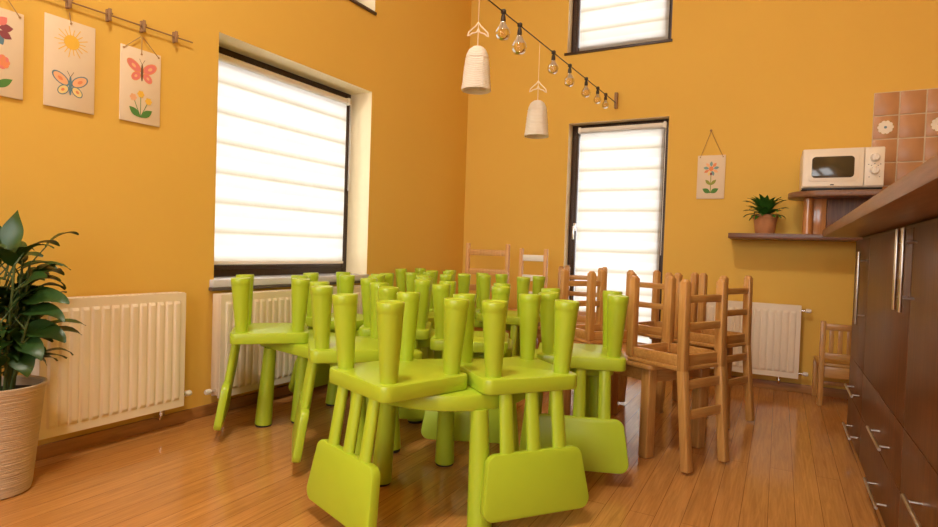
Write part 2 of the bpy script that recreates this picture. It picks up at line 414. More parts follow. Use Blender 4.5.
# sills
s = MB(); s.box((-2.745, -.030, .708), (-1.42, .20, .750), 0, .004).box((-2.752, -.036, .690), (-1.405, -.0005, .708), 1, .003); o = s.build('trim_1', [MSILL, MSILLE], None, 40, COR, LROT); o['kind'] = 'structure'
s = MB(); s.box((-1.735, -.015, 2.682), (-.832, .10, 2.702), 0, .003); o = s.build('trim_2', MFRAME, None, 40, (0, YB, 0)); o['kind'] = 'structure'
s = MB(); s.box((-2.72, -.015, 2.672), (-1.405, .20, 2.692), 0, .003); o = s.build('trim_3', MFRAME, None, 40, COR, LROT); o['kind'] = 'structure'

# ------------------------------------------------------------------ radiators
def radiator(label, x0, x1, z0, z1, loc, rz, valve_x, valve_zs):
    """flat-panel convector: fluted front sheet, top grille, side cheeks, valves"""
    M = Matrix.Translation(Vector(loc)) @ Matrix.Rotation(rz, 4, 'Z')
    t = thing('radiator', label, 'radiator', M @ Vector(((x0 + x1) / 2, 0, z0)), rz)
    hw = (x1 - x0) / 2; H = z1 - z0; yf = -.10
    nf = round((x1 - x0) / .0475)
    f = MB(); b = .038; prof = []
    pitch = (2 * hw - .05) / nf
    xs = [-hw]
    cols = [(-hw, 0.0), (-hw + .022, 0.0)]
    for k in range(nf):
        c = -hw + .025 + pitch * k
        for u, d in ((.06, 0), (.22, .9), (.32, 1), (.68, 1), (.78, .9), (.94, 0)): cols.append((c + pitch * u, d))
    cols += [(hw - .022, 0.0), (hw, 0.0)]
    rows = [(0, 0), (b * .9, 0), (b, .0), (b + .014, 1), (H - b - .014, 1), (H - b, 0), (H - b * .9, 0), (H, 0)]
    vs = [(x, yf - .009 * d * r, z) for z, r in rows for x, d in cols]; nc = len(cols); fs = []
    for j in range(len(rows) - 1):
        for i in range(nc - 1): fs.append((j * nc + i, j * nc + i + 1, (j + 1) * nc + i + 1, (j + 1) * nc + i))
    f.add(vs, fs); f.box((-hw, yf + .002, 0), (hw, yf + .018, H - .001), 0, 0)
    f.build('front_panel', MRAD, t, 25)
    k = MB(); k.box((-hw, -.045, .004), (hw, -.03, H - .004), 0, .003); k.build('rear_panel', MRAD, t)
    for sg in (-1, 1):
        c = MB(); c.box((sg * hw - (.004 if sg > 0 else 0), yf + .012, .012), (sg * hw + (0 if sg > 0 else .004), -.026, H + .002), 0, .0015); c.build('side_cheek', MRAD, t)
    g = MB()
    g.box((-hw + .004, yf + .004, H - .006), (hw - .004, yf + .016, H + .003), 0, .001).box((-hw + .004, -.04, H - .006), (hw - .004, -.028, H + .003), 0, .001)
    q = int(2 * hw / .03)
    for i in range(q): g.box((-hw + .01 + i * .03, yf + .016, H - .006), (-hw + .022 + i * .03, -.04, H + .001), 0, 0)
    g.build('top_grille', MRAD, t)
    for vz in valve_zs:
        v = MB(); sx = 1 if valve_x > 0 else -1; x = sx * hw
        v.along((x - .005 * sx, -.065, vz), (x + .028 * sx, -.065, vz), [(.008, 0), (.008, 1)], 12, 0)
        v.along((x + .028 * sx, -.065, vz), (x + .062 * sx, -.065, vz), [(.012, 0), (.015, .2), (.015, .8), (.011, 1)], 14, 1)
        v.build('valve', [MCHROME, MVALVE], t)
    br = MB()
    for sx in (-.6, .6): br.box((sx * hw - .015, -.03, .1), (sx * hw + .015, -.001, H - .08), 0, .002)
    br.build('wall_bracket', MRAD, t)
    pp = MB(); pp.tube([(hw * (.72 if valve_x > 0 else -.9), -.055, .01), (hw * (.72 if valve_x > 0 else -.9), -.055, -.03), (hw * (.72 if valve_x > 0 else -.9), -.04, -.055), (hw * (.72 if valve_x > 0 else -.9), -.001, -.055)], .008, 8)
    pp.along((hw * (.72 if valve_x > 0 else -.9), -.055, -.035), (hw * (.72 if valve_x > 0 else -.9), -.055, .0), [(.014, 0), (.014, 1)], 10)
    pp.build('supply_pipe', MCHROME, t)
    return t
radiator('cream panel radiator on the side wall behind the big potted plant', -3.60, -2.950, .115, .694, COR, LROT, 1, (.05,))
radiator('cream panel radiator under the wide window sill, behind the green chairs', -2.742, -1.5, .108, .672, COR, LROT, -1, (.04,))
radiator('cream panel radiator on the end wall under the dark wall shelf', -.72, .15, .114, .636, (0, YB, 0), 0, 1, (.035, .49))

# ------------------------------------------------------------------ green plastic furniture
TZ = .471                       # table height
LEG_PROF = [(.0285, 0), (.0432, .865), (.0434, .872), (.0446, .880), (.0458, .985), (.0438, 1.0), (.037, 1.0), (.034, .990), (.0001, .988)]
def green_chair(label, loc, rz):
    t = thing('plastic_chair', label, 'chair', loc, rz)
    s = MB(); s.slab(rrect(.190, .184, .036), 0, .055, .008); s.build('seat', MGREEN, t)
    for sx in (-1, 1):
        for sy in (-1, 1):
            l = MB(); l.along((sx * .138, sy * .132, .05), (sx * .146, sy * .14, .319), LEG_PROF, 26); l.build('leg', MGREEN, t)
    for k in (-1, 0, 1):
        p = MB(); p.along((k * .102, -.160, .004), (k * .104, -.192, -.204), [(.025, 0), (.0265, 1)], 20, 0, 1.0, .68); p.build('back_strut', MGREEN, t)
    z = Vector((0, -.05, -.19)).normalized()
    def outl(inset):
        pts = []; r = .04 - inset
        for x, y, a0 in ((.208, -.418, 270), (.188, -.200, 0), (-.188, -.200, 90), (-.208, -.418, 180)):
            cx = (abs(x) - .04) * (1 if x > 0 else -1); cy = y + .04 if a0 in (270, 180) else y - .04
            for k in range(7):
                a = R({270: 270, 0: 0, 90: 90, 180: 180}[a0] + 90 * k / 6); pts.append((cx + r * math.cos(a), cy + r * math.sin(a)))
        return pts
    # panel in its own plane: x across, v down the lean, thickness along the normal
    lean = math.atan2(.030, .19)
    P = MB(); M = Matrix.Translation((0, -.163, 0)) @ Matrix.Rotation(-lean, 4, 'X') @ Matrix(((1, 0, 0, 0), (0, 0, -1, 0), (0, 1, 0, 0), (0, 0, 0, 1)))
    P.slab(outl, -.018, .018, .008, 0, M); P.build('backrest', MGREEN, t)
    return t
def green_table(label, loc, rz, shape, hx=.4, hy=.28, legs=None, r=.36):
    t = thing('plastic_table', label, 'table', loc, rz)
    top = MB(); top.slab(circle(r) if shape == 'round' else rrect(hx, hy, .07, 8), .412, .47, .010); top.build('tabletop', MGREEN, t)
    for (tx, ty, fx, fy) in legs:
        l = MB(); l.along((tx, ty, .415), (fx, fy, .012), [(.031, 0), (.043, 1)], 24); lo = l.build('leg', MGREEN, t)
        p = MB(); p.along((fx, fy, .013), (fx, fy, .0), [(.041, 0), (.039, 1)], 20); p.build('foot_pad', MFOOT, lo)
    return t
def rot2(v, a): return (v[0] * math.cos(a) - v[1] * math.sin(a), v[0] * math.sin(a) + v[1] * math.cos(a))
def world_legs(center, rz, feet, pull=.03):
    out = []
    for fx, fy in feet:
        d = rot2((fx - center[0], fy - center[1]), -rz); L = math.hypot(*d); k = (L - pull) / L
        out.append((d[0] * k, d[1] * k, d[0], d[1]))
    return out
T1 = (-1.14, 1.955)
green_table('round green table in front, two upturned green chairs hanging on its near edge', (*T1, 0), 0, 'round', r=.325,
            legs=world_legs(T1, 0, [(-1.285, 2.214), (-.872, 1.755), (-1.395, 1.89), (-.93, 2.15)]))
T2 = (-1.96, 2.25)
green_table('green table beside the window radiator, upturned chairs hanging on its long side', (*T2, 0), R(-13), 'rect', .47, .19,
            legs=world_legs(T2, R(-13), [(-2.36, 2.15), (-2.255, 2.30), (-1.62, 2.02), (-1.58, 2.22)]))
T3 = (-2.05, 2.835)
green_table('green table in the middle row behind the one by the window radiator', (*T3, 0), 0, 'rect', .36, .185,
            legs=world_legs(T3, 0, [(-2.337, 2.66), (-1.74, 2.66), (-2.34, 2.94), (-1.74, 2.94)]))
T4 = (-.87, 2.665)
green_table('small green table between the round table and the wooden table', (*T4, 0), R(19), 'rect', .20, .165,
            legs=world_legs(T4, R(19), [(-.99, 2.47), (-.70, 2.62), (-1.06, 2.68), (-.80, 2.83)]))
T6 = (-1.40, 2.76)
green_table('small green table right behind the round table', (*T6, 0), R(24), 'rect', .17, .20,
            legs=world_legs(T6, R(24), [(-1.46, 2.57), (-1.20, 2.69), (-1.59, 2.84), (-1.33, 2.95)]))
T5 = (-2.06, 3.80)
green_table('green table farthest back, before the pale chairs in the room corner', (*T5, 0), 0, 'rect', .45, .20,
            legs=world_legs(T5, 0, [(-2.44, 3.66), (-1.68, 3.66), (-2.44, 3.94), (-1.68, 3.94)]))
g0 = green_chair('upturned green chair in front on the round table, backrest hanging on the potted plant side', (-1.185, 1.69, TZ), R(340))
CH = [
    (-.88, 2.0, 51, 'upturned green chair in front on the round table, backrest hanging toward the kitchen cabinets'),
    (-2.30, 2.13, 316, 'upturned green chair closest to the window radiator, backrest hanging by the radiator edge'),
    (-1.69, 2.035, 315, 'upturned green chair between the radiator and the round table, backrest seen nearly edge-on'),
    (-.785, 2.55, 19, 'upturned green chair next to the wooden table, backrest hanging beside the wooden leg'),
    (-1.37, 2.59, 24, 'upturned green chair just behind the round table, backrest hanging under its far edge'),
    (-1.89, 2.67, 30, 'upturned green chair on the middle table, backrest hanging toward the round table'),
    (-2.10, 3.18, 90, 'upturned green chair on the far side of the middle table'),
    (-2.338, 2.74, 270, 'upturned green chair on the middle table beside the window sill'),
    (-2.09, 3.68, 0, 'upturned green chair in the middle of the farthest green table'),
    (-2.487, 3.89, 180, 'upturned green chair on the farthest green table at its window end'),
    (-1.64, 3.68, 0, 'upturned green chair on the farthest green table at its tall blind end'),
]
for x, y, a, lab in CH: dup(g0, (x, y, TZ), R(a), lab)

# ------------------------------------------------------------------ wooden furniture
WZ = .451
def wooden_chair(label, loc, rz):
    """ladder-back child's chair turned upside down: seat on the table, legs up, back posts hanging past the edge"""
    t = thing('wooden_chair', label, 'chair', loc, rz)
    h = .14; w = .040
    s = MB(); s.slab(rrect(.158, .158, .015), 0, .02, .005); s.build('seat', MPINEH, t)
    a = MB()
    for sg in (-1, 1):
        a.box((-h, sg * h - .011, .02), (h, sg * h + .011, .07), 0, .003); a.box((sg * h - .011, -h, .02), (sg * h + .011, h, .07), 0, .003)
    a.build('apron', MPINEH, t)
    for sx in (-1, 1):
        l = MB(); l.bar((sx * h, h, .02), (sx * h, h, .404), w, w, 0, .006); l.along((sx * h, h, .402), (sx * h, h, .414), [(.0195, 0), (.0175, .5), (.0125, 1)], 16); l.build('leg', MPINE, t)
        p = MB(); y1 = -h - .055
        p.bar((sx * h, -h - .012, .0), (sx * h, -h - .006, .404), w, w, 0, .006); p.bar((sx * h, -h - .012, .004), (sx * h, y1, -.44), w, w, 0, .006)
        p.along((sx * h, -h - .006, .402), (sx * h, -h - .006, .414), [(.0195, 0), (.0175, .5), (.0125, 1)], 16)
        p.build('back_post', MPINE, t)
    for z in (.325, .20):
        r = MB(); r.bar((-h, -h - .009, z), (h, -h - .009, z), .022, .034, 0, .004); r.build('stretcher', MPINEH, t)
    for z in (-.062, -.195):
        y = -h - .012 - .043 * (-z / .41)
        r = MB(); r.bar((-h, y, z), (h, y, z), .018, .042, 0, .005); r.build('back_rail', MPINEH, t)
    return t
w0 = wooden_chair('upturned pine chair at the front corner of the wooden table, back posts hanging down', (-.431, 2.915, WZ), R(62))
WCH = [(-.35, 3.72, 66, 'upturned pine chair whose back hangs in front of the end wall radiator'),
       (-.955, 3.40, 231, 'upturned pine chair before the tall blind, next to the green chairs'),
       (-.66, 3.86, 336, 'upturned pine chair before the edge of the tall blind, behind the front pine chair')]
for x, y, a, lab in WCH: dup(w0, (x, y, WZ), R(a), lab)
def wooden_table(label, loc, rz, hx, hy):
    t = thing('wooden_table', label, 'table', loc, rz)
    s = MB(); s.slab(rrect(hx, hy, .03), .426, .45, .006); s.build('tabletop', MPINEH, t)
    a = MB()
    for sg in (-1, 1):
        a.box((-hx + .06, sg * (hy - .045) - .01, .36), (hx - .06, sg * (hy - .045) + .01, .427), 0, .002); a.box((sg * (hx - .045) - .01, -hy + .06, .36), (sg * (hx - .045) + .01, hy - .06, .427), 0, .002)
    a.build('apron', MPINEH, t)
    for sx in (-1, 1):
        for sy in (-1, 1):
            l = MB(); l.box((sx * (hx - .045) - .027, sy * (hy - .045) - .027, 0), (sx * (hx - .045) + .027, sy * (hy - .045) + .027, .427), 0, .008, None, 3); l.build('leg', MPINE, t)
    return t
ang = R(57); U = Vector((math.cos(ang), math.sin(ang))); V = Vector((-math.sin(ang), math.cos(ang)))
c = Vector((-.513, 2.764)) + U * .225 + V * .36
wooden_table('low pine table carrying upturned pine chairs, in front of the tall blind', (c.x, c.y, 0), ang, .225, .36)
wooden_table('low pine table hidden behind the front wooden one, by the end wall radiator', (-.47, 3.875, 0), R(65), .17, .21)
wooden_table('low pine table in the back, almost hidden behind green chair legs', (-1.32, 3.97, 0), R(8), .25, .22)
dup(w0, (-1.27, 4.13, WZ), R(190), 'upturned pine chair farthest back, at the frame edge of the tall blind')

def tall_chair(label, loc, rz, post, rail, w, hgt):
    """full size chair standing on the floor, back toward the room"""
    t = thing('ladder_back_chair', label, 'chair', loc, rz)
    s = MB(); s.slab(rrect(w, .19, .02), .43, .455, .006); s.build('seat', post, t)
    for sx in (-1, 1):
        p = MB(); p.bar((sx * (w - .02), -.19, 0), (sx * (w - .02), -.19, hgt), .038, .03, 0, .006); p.build('back_post', post, t)
        l = MB(); l.bar((sx * (w - .02), .165, 0), (sx * (w - .02), .165, .431), .036, .036, 0, .005); l.build('leg', post, t)
        r = MB(); r.bar((sx * (w - .02), -.18, .2), (sx * (w - .02), .16, .2), .02, .03, 0, .004); r.build('stretcher', post, t)
    for z in (hgt - .075, hgt - .235, hgt - .37):
        r = MB(); r.bar((-w + .02, -.19, z), (w - .02, -.19, z), .018, .05, 0, .005); r.build('back_rail', rail, t)
    a = MB(); a.box((-w + .03, -.185, .37), (w - .03, -.168, .431), 0, .002); a.box((-w + .03, .155, .37), (w - .03, .172, .431), 0, .002); a.build('apron', post, t)
    return t
tall_chair('tall pale pine chair standing in the room corner behind the green chairs', (-2.13, 4.46, 0), R(-1), MPALE, MPALE, .205, 1.015)
tall_chair('tall slim chair with a white top rail next to the pale pine one', (-1.74, 4.50, 0), R(0), MPALE, MWHITEW, .125, .985)

def small_chair(label, loc, rz):
    t = thing('child_chair', label, 'chair', loc, rz); h = .15
    s = MB(); s.box((-.165, -.13, .262), (.165, .18, .284), 0, .006); s.box((-.15, .15, .215), (.15, .168, .263), 0, .002).box((-.15, -.145, .19), (.15, -.129, .263), 0, .002); s.build('seat', MPINEH, t)
    for sx in (-1, 1):
        p = MB(); p.bar((sx * h, -h, 0), (sx * h, -h, .568), .036, .032, 0, .007); p.build('back_post', MPINE, t)
        l = MB(); l.bar((sx * h, h, 0), (sx * h, h, .263), .034, .034, 0, .005); l.build('leg', MPINE, t)
    for z in (.53, .335):
        r = MB(); r.bar((-h, -h, z), (h, -h, z), .02, .042, 0, .004); r.build('back_rail', MPINEH, t)
    for k in range(5):
        r = MB(); x = -.1 + .05 * k; r.box((x - .013, -h - .006, .352), (x + .013, -h + .006, .513), 0, .002); r.build('back_slat', MPINE, t)
    r = MB(); r.bar((-h, h, .1), (h, h, .1), .018, .026, 0, .003); r.build('stretcher', MPINE, t)
    return t
small_chair('small upright pine child chair tucked in the gap beside the dark cabinets', (.415, 4.66, 0), R(3))

# ------------------------------------------------------------------ kitchen run
XF = .378; DEP = XR - XF - .002
def handle(length, parent, vertical, pos, name='handle'):
    """bar handle standing off the front (front faces -X)"""
    h = MB(); x, y, z = pos; o = .036
    a = Vector((x - o, y, z)); d = Vector((0, 0, 1)) if vertical else Vector((0, 1, 0))
    h.along(a - d * length / 2, a + d * length / 2, [(.0055, 0), (.0062, .01), (.0062, .99), (.0055, 1)], 16)
    for s in (-1, 1):
        q = a + d * s * (length / 2 - .045); h.along(q, q + Vector((o, 0, 0)), [(.0042, 0), (.0042, 1)], 12)
    return h.build(name, MSTEEL, parent)
def cabinet(label, y0, y1, handle_ys, bars):
    t = thing('kitchen_cabinet', label, 'cabinet', (XF, (y0 + y1) / 2, 0), 0); hy = (y1 - y0) / 2 - .001; m = (y0 + y1) / 2
    b = MB(); b.box((.020, -hy, .0), (DEP, hy, 1.092)); b.build('carcass', MCAB, t, 0)
    d = MB(); d.box((0, -hy + .002, .434), (.019, hy - .002, 1.088), 0, .0015); do = d.build('door', MCAB, t)
    for hyv in handle_ys: handle(.36 if hyv > 3 else .27, do, True, (0, hyv - m, .84 if hyv > 3 else .948))
    for z0, z1, hz in ((.222, .430, .298), (.012, .218, .085)):
        w = MB(); w.box((0, -hy + .002, z0), (.019, hy - .002, z1), 0, .0015); wo = w.build('drawer', MCAB, t)
        handle(.32, wo, False, (0, bars - m, hz))
    return t
cabinet('dark walnut cabinet unit at the far end of the kitchen run, beside the gap', 3.362, 3.945, [3.42], 3.58)
cabinet('dark walnut cabinet unit in the middle of the kitchen run, two drawers below', 2.332, 3.360, [2.378], 2.675)
cabinet('dark walnut cabinet unit closest to the viewer with its drawers cut by the picture edge', 1.55, 2.330, [2.268], 1.90)
cabinet('dark walnut cabinet unit out at the near end of the kitchen run', .70, 1.548, [1.48], 1.10)
b = MB(); b.box((.216, .65, 1.108), (XR - .002, 4.0, 1.15), 0, .003)
b.box((XF + .03, .70, 1.0925), (XR - .004, 3.94, 1.1085), 0, 0)
props(b.build('worktop', MTOP, None), 'long brown worktop overhanging the dark walnut kitchen cabinets', 'worktop')
b = MB(); b.box((-.338, 4.56, 1.108), (XR - .004, YB - .001, 1.147), 0, .003)
props(b.build('wall_shelf', MCABIN, None), 'dark brown shelf board on the end wall, carrying a potted plant', 'shelf')
# raised rounded shelf with its supports
t = thing('raised_shelf', 'raised brown shelf with rounded end under the microwave', 'shelf', (.1, 4.6, 1.1475))
def ro(i):
    pts = []; rx, ry = .20 - i, .205 - i
    for k in range(25):
        a = R(90 + 180 * k / 24); pts.append((.13 + rx * math.cos(a), .03 + ry * math.sin(a)))
    pts += [(.86 - i, -.175 + i), (.86 - i, .235 - i)]
    return pts
s = MB(); s.slab(ro, .244, .284, .006); s.build('shelf_board', MTOP, t)
s = MB(); s.along((.055, -.005, .0005), (.055, -.005, .2445), [(.03, 0), (.03, 1)], 24); s.build('support_post', MCOPPER, t)
s = MB(); s.box((.085, .02, .0005), (.165, .235, .2445), 0, .003); s.build('support_box', MCOPPER, t)
s = MB(); s.box((.166, .0, .0005), (.86, .235, .2445), 0, .002); s.build('support_panel', MCAB, t)
# microwave
t = thing('microwave_oven', 'cream microwave oven standing on the raised rounded shelf', 'microwave', (.327, 4.62, 1.4326)); t.rotation_euler = (0, 0, R(1))
W, H, D = .226, .272, .36
b = MB(); b.box((-W, -.17, .014), (W, .18, H), 0, .008); b.build('body', MMICRO, t)
for sx in (-1, 1):
    for y in (-.13, .14):
        f = MB(); f.along((sx * .18, y, 0), (sx * .18, y, .016), [(.014, 0), (.016, 1)], 12); f.build('foot', MBLACK, t)
f = MB(); f.box((-W + .004, -.165, .004), (W - .004, .17, .0135), 0, .001); f.build('underside', MBLACK, t)
d = MB(); d.slab(rrect(.17, .124, .012), 0, .022, .005, 0, Matrix.Translation((-.054, -.17, .144)) @ Matrix.Rotation(PI / 2, 4, 'X')); do = d.build('door', MMICRO, t)
d = MB(); d.slab(rrect(.143, .093, .035), 0, .004, .0015, 0, Matrix.Translation((-.054, -.191, .146)) @ Matrix.Rotation(PI / 2, 4, 'X')); d.build('door_bezel', MMICRO, do)
d = MB(); d.slab(rrect(.118, .069, .022), 0, .0022, .0008, 0, Matrix.Translation((-.054, -.1945, .147)) @ Matrix.Rotation(PI / 2, 4, 'X')); d.build('door_window', MMWIN, do)
d = MB(); d.box((-.064, -.194, .029), (-.044, -.1915, .036)); d.build('badge', MBLACK, do)
p = MB(); p.box((.119, -.188, .022), (W - .003, -.169, H - .006), 0, .004); po = p.build('control_panel', MMICRO, t)
for z in (.20, .118):
    k = MB(); k.along((.172, -.187, z), (.172, -.214, z), [(.027, 0), (.026, .3), (.021, .55), (.020, 1)], 24); k.box((.166, -.222, z - .02), (.178, -.212, z + .02), 0, .003); k.build('knob', MVALVE, po)
m = MB()
for x, z in ((.14, .158), (.155, .15), (.172, .162), (.19, .15), (.203, .158), (.145, .078), (.2, .078)): m.box((x - .003, -.1895, z - .002), (x + .003, -.1875, z + .002))
m.build('dial_mark', MBLACK, po)
# splash tiles on the end wall
b = MB(); tw, th = .146, .1605
b.box((.524, -.006, 1.2), (XR, 0, 2.138), 1)
for i in range(4):
    for j in range(6):
        x0 = .528 + tw * i; x1 = min(x0 + tw - .008, XR); z1 = 2.133 - th * j; z0 = z1 - th + .008
        if x1 - x0 > .01: b.box((x0, -.011, z0), (x1, -.004, z1), 0, .002)
o = b.build('trim_4', [MTILE, MGROUT], None, 40, (0, YB, 0)); o['kind'] = 'structure'
for i, j in ((0, 1), (2, 1), (1, 4)):
    cx, cz = .597 + tw * i, 2.057 - th * j
    f = MB()
    for k in range(10):
        a = 2 * PI * k / 10; p = (cx + .034 * math.cos(a), -.0118, cz + .034 * math.sin(a))
        f.add([(p[0] + .013 * math.cos(q), -.0118, p[2] + .013 * math.sin(q)) for q in [2 * PI * z / 10 for z in range(10)]], [tuple(range(10))], 0)
        q = a + PI / 10; f.add([(cx + .05 * math.cos(q + e) * (1 if e else .88), -.0117, cz + .05 * math.sin(q + e) * (1 if e else .88)) for e in (-.1, 0, .1)], [(0, 1, 2)], 2)
    f.add([(cx + .034 * math.cos(q), -.0122, cz + .034 * math.sin(q)) for q in [2 * PI * z / 20 for z in range(20)]], [tuple(range(20))], 0)
    f.add([(cx + .009 * math.cos(q), -.0125, cz + .009 * math.sin(q)) for q in [2 * PI * z / 12 for z in range(12)]], [tuple(range(12))], 1)
    f.build('flower_motif', [MTW, ART['blue'], ART['olive']], o, 0)

# ------------------------------------------------------------------ plants
def leaf(mb, base, az, el, L, W, droop, fold=.25, n=9, mi=0, twist=0.):
    """lance-shaped leaf: curved midrib, folded blade, pointed tip"""
    p = Vector(base); d = Vector((math.cos(az) * math.cos(el), math.sin(az) * math.cos(el), math.sin(el)))
    k0 = len(mb.v); side0 = Vector((-math.sin(az), math.cos(az), 0))
    e = el; st = L / n
    for i in range(n + 1):
        u = i / n
        w = W * (math.sin(PI * min(1, u ** .8 * 1.0)) ** .85) * .5 if 0 < u < 1 else .0012
        d = Vector((math.cos(az) * math.cos(e), math.sin(az) * math.cos(e), math.sin(e)))
        nrm = side0.cross(d) * -1
        sd = side0 * math.cos(twist) + nrm * math.sin(twist); nn = sd.cross(d) * -1
        if nn.z < 0: nn = -nn
        wave = .06 * W * math.sin(u * 9 + az * 3)
        mb.v += [tuple(p - sd * w + nn * (w * fold + wave)), tuple(p), tuple(p + sd * w + nn * (w * fold - wave))]
        p = p + d * st; e -= droop / n * (.4 + 1.2 * u)
    for i in range(n):
        a = k0 + 3 * i
        mb.f += [(a, a + 1, a + 4, a + 3), (a + 1, a + 2, a + 5, a + 4)]; mb.m += [mi, mi]
CR = Vector((math.cos(R(28.351)), math.sin(R(28.351)), 0)); A0 = R(28.351)      # across the room as seen from the door
PX, PY = -2.532, 1.05
t = thing('potted_plant', 'large leafy plant in a ribbed sand pot on the floor by the radiator', 'plant', (PX, PY, 0))
b = MB(); b.lathe([(.088, 0), (.098, .006), (.104, .03), (.139, .385), (.145, .398), (.145, .408), (.139, .41), (.131, .405), (.128, .37), (.0001, .368)], 48)
po = b.build('pot', MPOT, t)
b = MB(); b.lathe([(.1285, .372), (.09, .378), (.0001, .380)], 32); b.build('soil', MSOIL, po)
rnd = random.Random(11); st = MB(); lf = MB()
for i in range(14):
    a = 2 * PI * i / 14 + rnd.uniform(-.2, .2); r = rnd.uniform(.01, .06); hgt = rnd.uniform(.22, .5); lean = rnd.uniform(.02, .12)
    b0 = Vector((r * math.cos(a), r * math.sin(a), .375)); b1 = b0 + Vector((lean * math.cos(a), lean * math.sin(a), hgt))
    st.tube([b0, (b0 + b1) / 2 + Vector((0, 0, .02)), b1], [.006, .005, .004], 8)
    for k in range(9):
        u = .18 + .82 * k / 8; p = b0.lerp(b1, u); az = a + k * 2.4 + rnd.uniform(-.3, .3); el = R(rnd.uniform(15, 55))
        # petiole then blade
        pl = rnd.uniform(.04, .09); q = p + Vector((math.cos(az) * math.cos(el), math.sin(az) * math.cos(el), math.sin(el))) * pl
        if q.x + .2 * math.cos(az) < -.05: az = PI - az; q = p + Vector((math.cos(az) * math.cos(el), math.sin(az) * math.cos(el), math.sin(el))) * pl
        if q.x * CR.x + q.y * CR.y + .13 * math.cos(az - A0) > .13: az += PI * .6; q = p + Vector((math.cos(az) * .5, math.sin(az) * .5, .6)) * pl
        st.tube([p, q], [.0032, .0025], 6)
        leaf(lf, q, az, el, rnd.uniform(.12, .18), rnd.uniform(.045, .068), R(rnd.uniform(55, 115)), twist=rnd.uniform(-.4, .4))
# the leading leaves whose outlines stand against the wall and the radiator: (base, azimuth, elevation, length, width, droop)
def at(u, w, dpt=0.): return Vector((CR.x * u - CR.y * dpt, CR.y * u + CR.x * dpt, w))     # u to the side in view, w height
for u, w, az, el, L, Wd, dr, tw in (
    (.040, .885, A0 + 1.6, 86, .175, .080, 14, 0), (-.02, .87, A0 + 2.4, 72, .18, .07, 20, .5), (.05, .855, A0 - .2, 48, .20, .055, 85, .1),
    (.05, .82, A0 + .2, 35, .17, .045, 70, .2), (.07, .765, A0 - .3, 32, .15, .075, 40, .7), (.07, .72, A0 + .1, 16, .18, .085, 55, .7),
    (.075, .67, A0 - .1, 18, .19, .075, 75, .5), (.075, .61, A0 + .2, 6, .165, .085, 70, .7), (.06, .565, A0 - .3, 2, .15, .075, 80, .6),
    (.05, .53, A0 - .5, -15, .14, .085, 70, .4), (-.05, .8, A0 + 3.6, 55, .17, .07, 60, .2), (-.05, .7, A0 + 3.9, 30, .17, .08, 60, .3)):
    q = at(u, w); p = Vector((q.x * .3, q.y * .3, w - .09)); st.tube([p, (p + q) / 2 + Vector((0, 0, .006)), q], [.004, .0035, .003], 6)
    leaf(lf, q, az, R(el), L, Wd, R(dr), twist=tw, n=11)
st.build('stem', MSTEM, t); lf.build('foliage', MLEAF, t, 60)

t = thing('potted_fern', 'small bushy plant in a terracotta pot on the wall shelf', 'plant', (-.105, 4.65, 1.1475)); t.scale = (1.1, 1.1, 1.1)
b = MB(); b.lathe([(.052, 0), (.056, .004), (.066, .07), (.070, .098), (.074, .10), (.075, .122), (.070, .124), (.066, .118), (.064, .108), (.0001, .108)], 36); po = b.build('pot', MTERRA, t)
b = MB(); b.lathe([(.0645, .110), (.0001, .114)], 24); b.build('soil', MSOIL, po)
lf = MB(); rnd = random.Random(5)
for ring, (cnt, el0, L0) in enumerate(((16, 12, .12), (16, 34, .14), (15, 55, .15), (12, 74, .15))):
    for k in range(cnt):
        az = 2 * PI * k / cnt + ring * .4 + rnd.uniform(-.12, .12)
        if math.sin(az) > .3: ln = L0 * .75
        elif math.cos(az) > .6: ln = L0 * .84
        else: ln = L0
        leaf(lf, (.018 * math.cos(az), .018 * math.sin(az), .112 + .008 * ring), az, R(el0 + rnd.uniform(-6, 10)), ln * rnd.uniform(.85, 1.12), .040, R(rnd.uniform(55, 95)), n=6)
lf.build('foliage', MLEAF2, t, 60)

# ------------------------------------------------------------------ hanging pictures
def ell(cx, cz, rx, rz_, a=0, n=18): return [(cx + rx * math.cos(q) * math.cos(a) - rz_ * math.sin(q) * math.sin(a), cz + rx * math.cos(q) * math.sin(a) + rz_ * math.sin(q) * math.cos(a)) for q in [2 * PI * k / n for k in range(n)]]
KEYS = list(ART)
class Art:
    """flat painted shapes on a card, one mesh per motif; later shapes lie a hair further forward"""
    def __init__(s): s.parts = []; s.y = -.0047
    def motif(s, name): s.b = MB(); s.parts.append((name, s.b))
    def shape(s, pts, col): s.b.add([(x, s.y, z) for x, z in pts], [tuple(range(len(pts)))], KEYS.index(col)); s.y -= .00004
    def line(s, pts, w, col):
        for (x0, z0), (x1, z1) in zip(pts, pts[1:]):
            L = math.hypot(x1 - x0, z1 - z0); nx, nz = -(z1 - z0) / L * w / 2, (x1 - x0) / L * w / 2
            s.shape([(x0 + nx, z0 + nz), (x0 - nx, z0 - nz), (x1 - nx, z1 - nz), (x1 + nx, z1 + nz)], col)
    def leafy(s, x, z, L, W, a, col):
        pts = []
        for k in range(9): u = k / 8; pts.append((u * L, W / 2 * math.sin(PI * u)))
        for k in range(7, 0, -1): u = k / 8; pts.append((u * L, -W / 2 * math.sin(PI * u)))
        s.shape([(x + p * math.cos(a) - q * math.sin(a), z + p * math.sin(a) + q * math.cos(a)) for p, q in pts], col)
